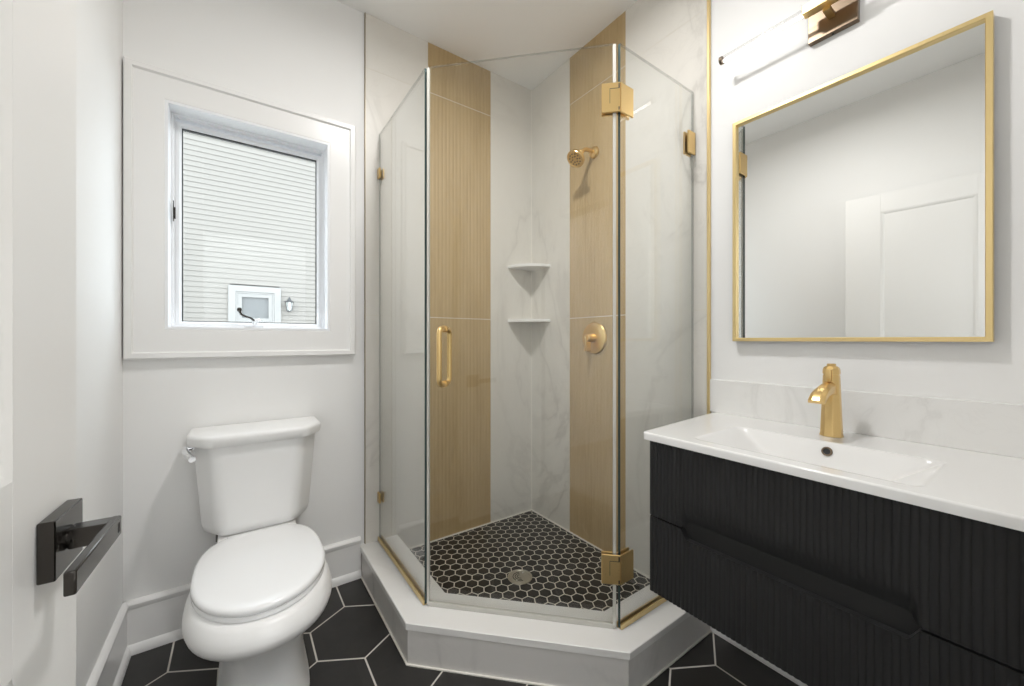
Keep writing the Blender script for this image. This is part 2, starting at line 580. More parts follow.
# ------------------------------------------------------------------ glass enclosure
GXL, GYR, GS = -0.962, -1.082, -1.553
GA = Vector((GXL, GS - GXL, 0)); GB = Vector((GS - GYR, GYR, 0))
GT, Z0, Z1 = 0.005, 0.153, 2.15
def glass_obj(b, parent, name='glass_pane'):
    o = obj(name, b, GLASS, parent, 20, [GLASSEDGE, FAINTEDGE])
    org = root_loc(o)
    for p in o.data.polygons:
        if p.area < 0.15:
            c = p.center + org
            free = abs(p.normal.z) < 0.5 and min((c.xy - GA.xy).length, (c.xy - GB.xy).length) < 0.008
            p.material_index = 1 if free else 2
    return o
lp = thing('glass_panel', 'fixed frameless glass shower panel on the toilet side, in a gold channel', 'glass panel', (GXL, -0.3, 0.15))
glass_obj(B().box(GXL - GT, GXL + GT, -0.014, GA.y + 0.004, Z0, Z1), lp)
obj('bottom_channel', B().box(GXL - 0.0105, GXL - 0.0055, -0.012, GA.y + 0.004, 0.1501, 0.168).box(GXL + 0.0055, GXL + 0.0105, -0.012, GA.y + 0.004, 0.1501, 0.168).box(GXL - 0.0105, GXL + 0.0105, -0.012, GA.y + 0.004, 0.1501, 0.1525), TRIMGOLD, lp)
for z in (1.952, 0.366):
    obj('wall_clip', B().box(GXL - 0.013, GXL - 0.0052, -0.0125, -0.044, z - 0.024, z + 0.024, 0.0015, 1).box(GXL + 0.0052, GXL + 0.013, -0.0125, -0.044, z - 0.024, z + 0.024, 0.0015, 1), GOLD, lp)
rp = thing('glass_panel', 'fixed frameless glass shower panel beside the black vanity, in a gold channel', 'glass panel', (-0.24, GYR, 0.15))
glass_obj(B().box(GB.x + 0.002, -0.014, GYR - GT, GYR + GT, Z0, Z1), rp)
obj('bottom_channel', B().box(GB.x + 0.002, -0.012, GYR - 0.0105, GYR - 0.0055, 0.1501, 0.168).box(GB.x + 0.002, -0.012, GYR + 0.0055, GYR + 0.0105, 0.1501, 0.168).box(GB.x + 0.002, -0.012, GYR - 0.0105, GYR + 0.0105, 0.1501, 0.1525), TRIMGOLD, rp)
for z in (1.935, 0.366):
    obj('wall_clip', B().box(-0.0125, -0.062, GYR - 0.013, GYR - 0.0052, z - 0.045, z + 0.045, 0.0015, 1).box(-0.0125, -0.062, GYR + 0.0052, GYR + 0.013, z - 0.045, z + 0.045, 0.0015, 1), GOLD, rp)

door = thing('shower_door', 'frameless glass shower door set diagonally with gold hinges and pull', 'shower door', ((GA.x + GB.x) / 2, (GA.y + GB.y) / 2, 0.15))
DL = (GB - GA).length
DM = Matrix.Translation(GA) @ Matrix.Rotation(math.atan2(GB.y - GA.y, GB.x - GA.x), 4, 'Z')   # local x along the door, +y towards the shower
glass_obj(B().box(0.010, DL - 0.016, -GT, GT, Z0 + 0.008, Z1).xf(DM), door)
obj('bottom_sweep', B().box(0.010, DL - 0.016, -0.006, 0.006, 0.1505, Z0 + 0.014, 0.001, 1).xf(DM), SEAL, door)
obj('side_seal', B().box(DL - 0.020, DL - 0.009, -0.006, 0.006, 0.155, Z1 - 0.003, 0.001, 1).xf(DM), SEAL, door)
obj('side_seal', B().box(0.004, 0.013, -0.006, 0.006, 0.155, Z1 - 0.003, 0.001, 1).xf(DM), SEAL, door)
RM = Matrix.Translation(GB)
for zc in (1.962, 0.356):
    h = B()
    # leaf on the door, outside and inside
    for s in (-1, 1):
        lo, hi = (GT + 0.0003, GT + 0.0075)
        h.box(DL - 0.058, DL + (0.0035 if s < 0 else -0.006), s * lo, s * hi, zc - 0.050, zc + 0.050, 0.0012, 1)
    h.xf(DM)
    ho = obj('hinge', h, GOLD, door, 20)
    g = B()
    yg = -GT - 0.0076
    g.box(DL - 0.030, DL + 0.002, yg - 0.0004, yg + 0.001, zc + 0.0285, zc + 0.030).box(DL - 0.0312, DL - 0.030, yg - 0.0004, yg + 0.001, zc - 0.020, zc + 0.030)
    g.box(DL - 0.002, DL + 0.0018, yg - 0.0005, yg + 0.001, zc + 0.030, zc + 0.045).box(DL - 0.002, DL + 0.0018, yg - 0.0005, yg + 0.001, zc - 0.045, zc - 0.034)
    obj('hinge_groove', g.xf(DM), RUBBER, ho, 20)
    f = B()
    for s in (-1, 1):
        f.box(GB.x + (0.004 if s > 0 else -0.0035), GB.x + 0.064, GYR + s * 0.0053, GYR + s * 0.0125, zc - 0.050, zc + 0.050, 0.0015, 1)
    obj('fixed_leaf', f, GOLD, ho, 20)
# pull handle, a D on each side of the glass
pm = DM
hb = B()
xh = (Vector((-0.912, -0.641, 0)) - GA).length
ZL, ZU = 0.975, 1.178
for s in (-1, 1):
    pts = []
    yo = s * 0.055
    rc = 0.022
    pts.append((xh, s * GT, ZL)); pts.append((xh, yo - s * rc, ZL))
    for i in range(1, 7):
        a = math.pi / 2 * i / 6
        pts.append((xh, yo - s * rc + s * rc * math.sin(a), ZL + rc - rc * math.cos(a)))
    pts.append((xh, yo, ZU - rc))
    for i in range(1, 7):
        a = math.pi / 2 * i / 6
        pts.append((xh, yo - s * rc + s * rc * math.cos(a), ZU - rc + rc * math.sin(a)))
    pts.append((xh, s * GT, ZU))
    hb.tube(pts, 0.0095, 16)
po = obj('pull_handle', hb.xf(pm), GOLD, door)
wv = B()
for z in (ZL, ZU):
    for s in (-1, 1):
        wv.lathe((xh, s * GT, z), (0, s, 0), [(0.0002, 0.0125), (0.003, 0.0125), (0.0035, 0.011)], 18)
obj('handle_washer', wv.xf(pm), GOLD, po)

# ------------------------------------------------------------------ shower fittings
YV = -0.545
va = thing('shower_valve', 'round brushed gold shower valve plate on the fluted wood tile', 'shower valve', (-0.012, YV, 1.147))
obj('escutcheon', B().lathe((-0.0118, YV, 1.147), (-1, 0, 0), [(0, 0.083), (0.004, 0.083), (0.009, 0.079), (0.011, 0.07), (0.0115, 0.03), (0.0115, 0)], 48), GOLD, va)
hv = obj('valve_handle', B().lathe((-0.0232, YV, 1.147), (-1, 0, 0), [(0, 0.024), (0.03, 0.022), (0.046, 0.02), (0.05, 0.017)], 32), GOLD, va)
obj('valve_lever', B().box(-0.045, -0.084, YV - 0.008, YV + 0.008, 1.078, 1.160, 0.003, 2), GOLD, hv)
sh = thing('wall_shower', 'small brushed gold shower head on a bent arm above the valve', 'shower head', (-0.012, YV, 2.115))
obj('flange', B().lathe((-0.0118, YV, 2.117), (-1, 0, 0), [(0, 0.031), (0.004, 0.031), (0.012, 0.026), (0.018, 0.013)], 28), GOLD, sh)
arm = [(-0.02, YV, 2.117), (-0.05, YV, 2.119), (-0.075, YV, 2.116), (-0.095, YV, 2.106), (-0.110, YV, 2.092)]
obj('arm', B().tube(arm, 0.0105, 16), GOLD, sh)
ax = Vector((-0.66, 0, -0.75)).normalized()
p0 = Vector(arm[-1])
hd = obj('head', B().lathe(p0 - ax * 0.004, ax, [(0, 0.014), (0.012, 0.017), (0.018, 0.015), (0.026, 0.018), (0.042, 0.036), (0.052, 0.045), (0.066, 0.047), (0.070, 0.045), (0.0705, 0.040), (0.068, 0.038), (0.068, 0)], 36), GOLD, sh)
u1 = ax.orthogonal().normalized(); u2 = ax.cross(u1)
for rr, n in ((0.015, 6), (0.029, 11)):
    for k in range(n):
        t = 2 * math.pi * k / n
        obj('spray_nozzle', B().lathe(p0 + ax * 0.0635 + u1 * rr * math.cos(t) + u2 * rr * math.sin(t), ax, [(0, 0.0032), (0.004, 0.0026)], 8), RUBBER, hd)

def shelf(z, label):
    n = 20
    poly = [(-0.0105, -0.0105)] + [(-0.0105 - 0.183 * math.cos(a) ** 1.0, -0.0105 - 0.183 * math.sin(a)) for a in (math.pi / 2 * i / n for i in range(n + 1))]
    # flatten the front so it bows only a little
    out = [poly[0]]
    for x, y in poly[1:]:
        s = -(x + y + 0.021)
        lim = 0.183 + (s - 0.183) * 0.85
        k = lim / s if s > 0 else 1
        out.append((-0.0105 + (x + 0.0105) * k, -0.0105 + (y + 0.0105) * k))
    b = B().prism(out, z - 0.016, z, 0.002)
    return tag(obj('corner_shelf', b, CAP, loc=(-0.05, -0.05, z)), label, 'corner shelf')
shelf(1.590, 'upper white stone corner shelf in the shower')
shelf(1.262, 'lower white stone corner shelf in the shower')

# ------------------------------------------------------------------ window
win = struct_root('window_1', ((OX0 + OX1) / 2, 0, OZ0))
ty = lambda a, b_, h: (a, -h, b_)
cas = [(-0.002, 0), (-0.002, 0.016), (0.002, 0.019), (0.084, 0.019), (0.087, 0.022), (0.089, 0.029), (0.106, 0.030), (0.110, 0.026), (0.110, 0)]
obj('casing', B().frame(OX0, OX1, OZ0, OZ1, cas, ty), TRIM, win)
jam = [(-0.0005, 0.018), (-0.010, 0.018), (-0.010, -0.058), (-0.018, -0.058), (-0.018, -0.064), (-0.0005, -0.064)]
obj('jamb', B().frame(OX0, OX1, OZ0, OZ1, jam, ty), VINYL, win)
unit = [(-0.0005, -0.0645), (-0.017, -0.0645), (-0.017, -0.072), (-0.022, -0.072), (-0.022, -0.13), (-0.0005, -0.13)]
obj('window_frame', B().frame(OX0, OX1, OZ0, OZ1, unit, ty), VINYL, win)
sash = [(-0.0225, -0.0765), (-0.033, -0.0765), (-0.040, -0.086), (-0.040, -0.116), (-0.0225, -0.116)]
SZ0, SZ1 = OZ0 - 0.005, OZ1 - 0.010
so = obj('sash', B().frame(OX0, OX1, SZ0, SZ1, sash, ty), VINYL, win)
gk = [(-0.0402, -0.0885), (-0.043, -0.0885), (-0.043, -0.108), (-0.0402, -0.108)]
obj('gasket', B().frame(OX0, OX1, SZ0, SZ1, gk, ty), RUBBER, so)
obj('glass_pane', B().box(OX0 + 0.0432, OX1 - 0.0432, 0.092, 0.106, SZ0 + 0.0432, SZ1 - 0.0432), WINGLASS, so)
xc = -1.478
cr = obj('crank', B().box(xc - 0.035, xc + 0.035, 0.052, 0.075, OZ0 + 0.0185, OZ0 + 0.030, 0.004, 2).tube([(xc, 0.06, OZ0 + 0.028), (xc + 0.006, 0.05, OZ0 + 0.040), (xc + 0.020, 0.046, OZ0 + 0.048)], [0.010, 0.009, 0.007], 12), VINYL, win)
arm_pts = [(xc + 0.002, 0.048, OZ0 + 0.041), (xc - 0.012, 0.044, OZ0 + 0.054), (xc - 0.030, 0.042, OZ0 + 0.060), (xc - 0.046, 0.041, OZ0 + 0.068), (xc - 0.052, 0.040, OZ0 + 0.084)]
obj('crank_arm', B().tube(arm_pts, [0.004, 0.004, 0.004, 0.0045, 0.005], 10).lathe((xc - 0.052, 0.040, OZ0 + 0.080), (0, 0, 1), [(0, 0.006), (0.003, 0.009), (0.012, 0.009), (0.016, 0.006)], 16), GUNMETAL, cr)
obj('latch', B().box(OX0 + 0.0185, OX0 + 0.021, 0.034, 0.046, 1.60, 1.68, 0.001, 1).box(OX0 + 0.0212, OX0 + 0.026, 0.037, 0.043, 1.61, 1.655, 0.001, 1), GUNMETAL, win)

# ------------------------------------------------------------------ outside: neighbouring house
def lap_wall(y, x0, x1, z0, z1, p, out=0.014, holes=()):
    b = B()
    n = int((z1 - z0) / p)
    for i in range(n):
        za = z0 + i * p
        spans = [(x0, x1)]
        for hx0, hx1, hz0, hz1 in holes:
            if za < hz1 - p * 0.3 and za + p > hz0 + p * 0.3:
                spans = [(x0, hx0), (hx1, x1)]
        for a, c in spans:
            b.loft([[(x, y, za), (x, y - out, za), (x, y - out, za + 0.002), (x, y - 0.001, za + p)] for x in (a, c)])
    return b
YH = 7.5
hx0, hx1, hz0, hz1 = -1.69, -0.80, 1.36, 2.22
house = thing('house', 'neighbouring house with pale horizontal siding seen through the window', 'house', (-2.5, YH, -1.0))
obj('siding', lap_wall(YH, -11, 3.5, -1.0, 5.5, 0.0985, holes=[(hx0 + 0.03, hx1 - 0.03, hz0 + 0.03, hz1 - 0.03)]).box(-11, 3.5, YH + 0.12, YH + 0.3, -1, 5.5), SIDING, house)
hw = obj('house_window', B().frame(hx0 + 0.15, hx1 - 0.15, hz0 + 0.15, hz1 - 0.15, [(0, 0), (0, 0.03), (0.03, 0.035), (0.035, 0.05), (0.15, 0.05), (0.15, -0.02), (0, -0.02)], lambda a, b_, h: (a, YH - h, b_))
         .frame(hx0 + 0.22, hx1 - 0.22, hz0 + 0.22, hz1 - 0.22, [(0, -0.02), (0, 0.02), (0.069, 0.02), (0.069, -0.02)], lambda a, b_, h: (a, YH - h, b_)), OUTTRIM, house)
obj('pane', B().box(hx0 + 0.20, hx1 - 0.20, YH + 0.02, YH + 0.03, hz0 + 0.20, hz1 - 0.20), OUTGLASS, hw)
LX, LZ = -0.655, 1.885
LM = Matrix.Translation((LX, YH - 0.012, LZ)) @ Matrix.Scale(0.70, 4) @ Matrix.Translation((-LX, -YH + 0.012, -LZ))
la = thing('wall_lantern', 'black outdoor wall lantern beside the small house window outside', 'lantern', (LX, YH - 0.1, LZ - 0.25))
obj('wall_plate', B().box(LX - 0.05, LX + 0.05, YH - 0.03, YH - 0.012, LZ - 0.12, LZ + 0.12, 0.008, 2).xf(LM), IRON, la)
obj('hanger_arm', B().tube([(LX, YH - 0.03, LZ + 0.05), (LX, YH - 0.06, LZ + 0.16), (LX, YH - 0.11, LZ + 0.22), (LX, YH - 0.15, LZ + 0.19)], 0.012, 10).xf(LM), IRON, la)
obj('lantern_roof', B().lathe((LX, YH - 0.15, LZ + 0.06), (0, 0, 1), [(0, 0.13), (0.015, 0.13), (0.05, 0.07), (0.11, 0.03), (0.14, 0.012)], 6).xf(LM), IRON, la)
cg = B()
for k in range(6):
    a = 2 * math.pi * k / 6
    cg.tube([(LX + 0.095 * math.cos(a), YH - 0.15 + 0.095 * math.sin(a), LZ + 0.06), (LX + 0.065 * math.cos(a), YH - 0.15 + 0.065 * math.sin(a), LZ - 0.20)], 0.010, 6)
cg.lathe((LX, YH - 0.15, LZ - 0.23), (0, 0, 1), [(0, 0.02), (0.02, 0.07), (0.04, 0.07)], 6)
obj('lantern_cage', cg.xf(LM), IRON, la)
obj('lantern_glass', B().lathe((LX, YH - 0.15, LZ - 0.19), (0, 0, 1), [(0, 0.055), (0.25, 0.085)], 6).xf(LM), mat('frosted_lantern_glass', (0.7, 0.72, 0.7), 0.3), la)
struct('ground', B().box(-14, 8, 0.16, 14, -1.2, -1.0), GROUND)

# ------------------------------------------------------------------ room door with lever handle
phi = R(87.33)
dvec = Vector((math.cos(phi), math.sin(phi), 0))          # from the hinge to the free edge
nvec = Vector((math.sin(phi), -math.cos(phi), 0))         # out of the visible face
P0 = Vector((-1.7305, -1.259, 0))                         # on the visible face, at the near edge of the rosette
DOORM4 = Matrix(((dvec.x, nvec.x, 0, P0.x), (dvec.y, nvec.y, 0, P0.y), (0, 0, 1, 0), (0, 0, 0, 1)))
S1, S0 = 0.118, 0.118 - 0.66
dz1 = 2.035
rd = struct_root('door_1', (P0 + dvec * S0))
pan = B().box(S0, S1, -0.035, 0, 0.012, dz1, 0.0015, 1)
leaf = B()
# stiles and rails around two recessed panels, on both faces
PX0, PX1 = S0 + 0.108, S1 - 0.168
PZ = [(0.24, 0.775), (0.985, 1.925)]
leaf.box(S0, PX0, -0.035, 0, 0.012, dz1, 0.0008, 1).box(PX1, S1, -0.035, 0, 0.012, dz1, 0.0008, 1)
for z0, z1 in ((0.012, PZ[0][0]), (PZ[0][1], PZ[1][0]), (PZ[1][1], dz1)):
    leaf.box(PX0, PX1, -0.035, 0, z0, z1)
obj('door_leaf', leaf.xf(DOORM4), DOORM, rd)
for z0, z1 in PZ:
    pb = B()
    pb.box(PX0, PX1, -0.027, -0.008, z0, z1)
    po_ = obj('door_panel', pb.xf(DOORM4), DOORM, rd)
    pf = B()
    for y0, sgn in ((0, 1), (-0.035, -1)):
        pf.frame(PX0 + 0.016, PX1 - 0.016, z0 + 0.016, z1 - 0.016, [(0, -0.0078), (0.003, -0.006), (0.010, -0.002), (0.0159, 0.0), (0.0159, -0.0078)], lambda a, b_, h, y0=y0, sgn=sgn: (a, y0 + sgn * h, b_))
    obj('panel_moulding', pf.xf(DOORM4), DOORM, po_)
ZH = 0.8825
ros = obj('door_handle', B().box(0.0, 0.084, 0.0003, 0.016, ZH - 0.0365, ZH + 0.0365, 0.0012, 1).box(0.0, 0.084, -0.0353, -0.051, ZH - 0.0365, ZH + 0.0365, 0.0012, 1).xf(DOORM4), GUNMETAL, rd, 20)
nk = B().lathe((0.042, 0.016, ZH), (0, 1, 0), [(0, 0.013), (0.004, 0.013), (0.005, 0.012)], 24)
nk.box(0.030, 0.055, 0.0165, 0.056, ZH - 0.0125, ZH + 0.0125, 0.0015, 1)
nk.box(0.030, 0.055, -0.052, -0.090, ZH - 0.0125, ZH + 0.0125, 0.0015, 1)
obj('lever_neck', nk.xf(DOORM4), GUNMETAL, ros, 20)
lv = B()
lv.box(-0.100, 0.055, 0.0515, 0.0615, ZH - 0.013, ZH + 0.013, 0.002, 2)
lv.box(-0.100, 0.055, -0.0865, -0.0965, ZH - 0.013, ZH + 0.013, 0.002, 2)
lvo = obj('lever', lv.xf(DOORM4), GUNMETAL, ros, 20)
obj('privacy_slot', B().box(0.039, 0.046, 0.0612, 0.0618, ZH - 0.006, ZH + 0.006).xf(DOORM4), RUBBER, ros, 20)

# ------------------------------------------------------------------ toilet
TX = -1.471
toilet = thing('toilet', 'white two-piece toilet with closed lid below the window', 'toilet', (TX, -0.4, 0))
def egg(z, yf, yb, hw, mid, nf=2.1, nb=2.6, n=56):
    out = []
    cx = TX + 0.009 * max(0.0, min(1.0, (0.26 - z) / 0.08))
    for k in range(n):
        t = 2 * math.pi * k / n
        c, s = math.cos(t), math.sin(t)
        e = nb if s > 0 else nf
        x = hw * math.copysign(abs(c) ** (2 / e), c)
        y = (yb - mid if s > 0 else mid - yf) * math.copysign(abs(s) ** (2 / e), s)
        out.append((cx + x, mid + y, z))
    return out
bowl = [
    egg(0.000, -0.600, -0.10, 0.128, -0.36, 4, 4), egg(0.022, -0.598, -0.10, 0.126, -0.36, 4, 4), egg(0.030, -0.590, -0.105, 0.119, -0.36, 3.6, 4),
    egg(0.10, -0.580, -0.11, 0.112, -0.37, 3.4, 3.6), egg(0.17, -0.582, -0.12, 0.109, -0.38, 3.0, 3.4), egg(0.215, -0.603, -0.14, 0.116, -0.41, 2.6, 3.2),
    egg(0.245, -0.630, -0.16, 0.134, -0.44, 2.3, 3), egg(0.272, -0.675, -0.19, 0.156, -0.47, 2.15, 2.8), egg(0.295, -0.720, -0.21, 0.177, -0.49, 2.1, 2.6),
    egg(0.315, -0.752, -0.22, 0.190, -0.50, 2.1, 2.6), egg(0.333, -0.766, -0.22, 0.1945, -0.50, 2.1, 2.6), egg(0.347, -0.768, -0.22, 0.194, -0.50, 2.1, 2.6),
    egg(0.362, -0.762, -0.22, 0.190, -0.50, 2.1, 2.6), egg(0.380, -0.750, -0.222, 0.182, -0.50, 2.1, 2.6), egg(0.3885, -0.738, -0.224, 0.176, -0.50, 2.1, 2.6), egg(0.3915, -0.725, -0.225, 0.168, -0.50, 2.1, 2.6)]
obj('bowl', B().loft(bowl), PORC, toilet, 60)
dk = round_poly([(TX - 0.125, -0.045), (TX - 0.125, -0.27), (TX + 0.125, -0.27), (TX + 0.125, -0.045)], 0.03)
obj('tank_mount', B().prism(dk, 0.25, 0.4155, 0.006), PORC, toilet, 40)
def lid_ring(z, g, nf=2.05):
    return egg(z, -0.727 + g, -0.212 - g, 0.1775 - g, -0.478, nf, 3.0)
seat = B().loft([lid_ring(0.3925, 0.004), lid_ring(0.395, 0.0), lid_ring(0.404, 0.0), lid_ring(0.4075, 0.003)])
obj('seat', seat, SEATM, toilet, 50)
lid = B().loft([lid_ring(0.4085, 0.002), lid_ring(0.411, -0.001), lid_ring(0.420, -0.001), lid_ring(0.4255, 0.003), lid_ring(0.4285, 0.010), lid_ring(0.4305, 0.04), lid_ring(0.4315, 0.09)])
ld = obj('seat_lid', lid, SEATM, toilet, 60)
for s in (-1, 1):
    obj('lid_hinge', B().box(TX + s * 0.075 - 0.022, TX + s * 0.075 + 0.022, -0.236, -0.208, 0.3925, 0.424, 0.006, 3), SEATM, toilet, 40)
def tank_poly(hw, yf, ys, c, yb=-0.022):
    hw += 0.003
    TX = -1.468
    return round_poly([(TX - hw, yb), (TX - hw, ys), (TX - hw + c, yf), (TX + hw - c, yf), (TX + hw, ys), (TX + hw, yb)], [0.012, 0.035, 0.06, 0.06, 0.035, 0.012], 6)
def tank_ring(z, hw, yf, ys, c, yb=-0.022):
    return [(*p, z) for p in tank_poly(hw, yf, ys, c, yb)]
tk = [tank_ring(0.4165, 0.138, -0.184, -0.11, 0.045, -0.05), tank_ring(0.420, 0.156, -0.197, -0.12, 0.05, -0.04), tank_ring(0.431, 0.169, -0.206, -0.125, 0.052, -0.03),
      tank_ring(0.455, 0.1745, -0.210, -0.13, 0.054), tank_ring(0.60, 0.185, -0.216, -0.14, 0.056), tank_ring(0.7525, 0.1960, -0.221, -0.145, 0.058)]
obj('tank', B().loft(tk), PORC, toilet, 40)
tl = [tank_ring(0.753, 0.208, -0.230, -0.150, 0.060, -0.012), tank_ring(0.756, 0.2125, -0.2345, -0.153, 0.060, -0.010), tank_ring(0.782, 0.216, -0.238, -0.155, 0.060, -0.010),
      tank_ring(0.790, 0.2145, -0.2365, -0.154, 0.060, -0.011), tank_ring(0.7945, 0.210, -0.232, -0.151, 0.059, -0.014), tank_ring(0.7965, 0.203, -0.225, -0.146, 0.057, -0.020), tank_ring(0.799, 0.13, -0.17, -0.13, 0.05, -0.06)]
obj('tank_lid', B().loft(tl), PORC, toilet, 50)
lvp = B().lathe((-1.662, -0.128, 0.744), (-1, -0.1, 0), [(0, 0.015), (0.006, 0.015), (0.010, 0.010), (0.026, 0.009)], 20)
lvp.tube([(-1.692, -0.115, 0.742), (-1.688, -0.155, 0.738), (-1.678, -0.196, 0.732), (-1.664, -0.232, 0.7255)], [0.0085, 0.010, 0.0105, 0.0105], 16)
fl = obj('flush_lever', lvp, CHROME, toilet, 40)
sp = B().lathe((TX - 0.118, -0.115, 0.372), (0, 0, 1), [(0, 0.010), (0.004, 0.015), (0.034, 0.015), (0.042, 0.019), (0.044, 0.019)], 16)
sp.tube([(TX - 0.118, -0.115, 0.375), (TX - 0.120, -0.115, 0.33), (TX - 0.15, -0.10, 0.24), (TX - 0.165, -0.075, 0.20), (TX - 0.165, -0.04, 0.185), (TX - 0.165, -0.016, 0.185)], 0.0065, 10)
obj('supply_line', sp, GUNMETAL, toilet, 50)

# ------------------------------------------------------------------ vanity
VY0, VY1 = -1.226, -1.955       # ends of the cabinet
VXF = -0.505                    # front of the drawer fronts
cab = thing('vanity_cabinet', 'black fluted two-drawer vanity cabinet hung on the wall', 'vanity cabinet', (-0.25, (VY0 + VY1) / 2, 0.37))
cb = B()
cb.box(-0.4835, -0.012, VY0 - 0.003, VY0 - 0.021, 0.372, 0.8315).box(-0.4835, -0.012, VY1 + 0.003, VY1 + 0.021, 0.372, 0.8315)
cb.box(-0.4835, -0.012, VY0 - 0.021, VY1 + 0.021, 0.372, 0.390).box(-0.030, -0.012, VY0 - 0.021, VY1 + 0.021, 0.39, 0.8315)
obj('carcass', cb, BLACKIN, cab)
NF = 58
def flute(y):
    u = ((VY0 - y) / (VY0 - VY1) * NF) % 1.0
    return 0.0023 * (math.sin(math.pi * u) ** 0.8)
def smooth(t):
    t = max(0.0, min(1.0, t))
    return t * t * (3 - 2 * t)
SC0, SC1 = -1.325, -1.808                      # where the finger scoop starts
def scoop(y):                     # 0 outside the scoop, 1 inside
    return smooth((SC0 - y) / 0.022) * smooth((y - SC1) / 0.022)
def front(zlow, ztop, recess):
    b = B()
    per = 7
    ny = NF * per
    zs = [0, 0.02, 0.04, 0.07, 0.11, 0.15, 0.2, 0.26, 0.34, 1.0] if recess else [0, 0.5, 1.0]
    grid = []
    for j in range(ny + 1):
        y = VY0 + (VY1 - VY0) * j / ny
        row = []
        for t in zs:
            z0, z1 = zlow(y), ztop(y)
            z = z0 + (z1 - z0) * t
            f = flute(y)
            x = VXF + 0.004
            if recess:
                k = max(0.0, 1 - (z - z0) / 0.055) ** 1.35 * scoop(y)
                x = x - f * (1 - min(1, k * 6)) + 0.0245 * k
            else:
                x -= f
            row.append(b.bm.verts.new((x, y, z)))
        row.append(b.bm.verts.new((-0.4845, y, z1)))
        row.append(b.bm.verts.new((-0.4845, y, z0)))
        grid.append(row)
    n = len(grid[0])
    for p, q in zip(grid, grid[1:]):
        for i in range(n):
            j = (i + 1) % n
            if i == n - 1 and recess:
                pass
            b.bm.faces.new((p[i], p[j], q[j], q[i]))
    b.bm.faces.new(grid[0]); b.bm.faces.new(list(reversed(grid[-1])))
    return b
obj('drawer', front(lambda y: 0.6035, lambda y: 0.8285, True), BLACKWOOD, cab, 50)
obj('drawer', front(lambda y: 0.371, lambda y: 0.5985 - 0.026 * scoop(y), False), BLACKWOOD, cab, 50)
rail = B().box(-0.4855, -0.47, VY0 - 0.022, VY1 + 0.022, 0.55, 0.62)
obj('finger_rail', rail, BLACKIN, cab)

# ceramic top with an integrated basin
TXF, TY0, TY1, TZ = -0.517, -1.208, -1.970, 0.855
sink = thing('sink_top', 'white ceramic vanity top with integrated rectangular basin', 'sink', (-0.26, (TY0 + TY1) / 2, 0.833))
BX0, BX1, BY0, BY1 = -0.465, -0.200, -1.350, -1.797
def basin(x, y):
    e = [(x - BX0) / 0.055, (BX1 - x) / 0.038, (BY0 - y) / 0.125, (y - BY1) / 0.125]
    if min(e) <= -0.3:
        return 0.0
    k = 9.0                                   # soft minimum, so the walls meet in rounded creases
    m = -math.log(sum(math.exp(-k * min(q, 3)) for q in e) + math.exp(-k)) / k
    m = max(m + 0.06, 0.0)
    m = m * m / (m + 0.05)
    return 0.095 * min(m, 1.0)
sb = B()
nx, ny = 106, 154
def topz(x, y):
    e = min(x - TXF, TY0 - y, y - TY1)
    z = TZ - basin(x, y)
    r = 0.005
    if e < r:
        z -= r - math.sqrt(max(0, r * r - (r - e) ** 2))
    return z
xs = [TXF, TXF + 0.0006, TXF + 0.002] + [TXF + 0.005 + (-0.0005 - TXF - 0.005) * i / nx for i in range(nx + 1)]
ys = [TY0, TY0 - 0.0006, TY0 - 0.002] + [TY0 - 0.005 - (TY0 - TY1 - 0.01) * i / ny for i in range(ny + 1)] + [TY1 + 0.002, TY1 + 0.0006, TY1]
def cr_(x, y):
    # round the two front corners in plan
    r = 0.014
    for cy, s in ((TY0 - r, 1), (TY1 + r, -1)):
        if (y - cy) * s > 0 and x < TXF + r:
            dx, dy = x - (TXF + r), y - cy
            m = max(abs(dx), abs(dy))
            l = math.hypot(dx, dy)
            if l > 0:
                k = m / l
                return TXF + r + dx * k, cy + dy * k
    return x, y
top, bot = [], []
for y in ys:
    rt, rb = [], []
    for x in xs:
        X, Y = cr_(x, y)
        z = topz(x, y)
        Y += 0.042 * max(0.0, 1 - (TY0 - y) / 0.14) * (x - TXF) / -TXF        # the left end follows the tile edge
        rt.append(sb.bm.verts.new((X, Y, z)))
        rb.append(sb.bm.verts.new((X, Y, 0.833 if z > 0.8399 else z - 0.007)))
    top.append(rt); bot.append(rb)
for g, flip in ((top, False), (bot, True)):
    for p, q in zip(g, g[1:]):
        for i in range(len(p) - 1):
            f = (p[i], p[i + 1], q[i + 1], q[i])
            sb.bm.faces.new(tuple(reversed(f)) if flip else f)
rim_t = [r[0] for r in top] + top[-1][1:] + [r[-1] for r in reversed(top[:-1])] + list(reversed(top[0][1:-1]))
rim_b = [r[0] for r in bot] + bot[-1][1:] + [r[-1] for r in reversed(bot[:-1])] + list(reversed(bot[0][1:-1]))
for i in range(len(rim_t)):
    j = (i + 1) % len(rim_t)
    sb.bm.faces.new((rim_t[i], rim_t[j], rim_b[j], rim_b[i]))
obj('basin_top', sb, CERAMIC, sink, 55)
oc = Vector((BX1 - 0.011, -1.583, TZ - 0.0245)); on_ = Vector((-0.925, 0, 0.378))
ovr = obj('overflow_ring', B().lathe(oc - on_ * 0.004, on_, [(0, 0.0125), (0.0055, 0.0125), (0.0065, 0.0115), (0.0065, 0.0085), (0.004, 0.0082)], 24), BRONZE, sink)
obj('overflow_hole', B().lathe(oc - on_ * 0.004, on_, [(0.002, 0.008), (0.0052, 0.008)], 20), RUBBER, ovr)
obj('pop_up_drain', B().lathe((-0.33, -1.583, TZ - 0.0872), (0, 0, 1), [(0, 0.030), (0.003, 0.030), (0.006, 0.026), (0.007, 0)], 28), GOLD, sink)

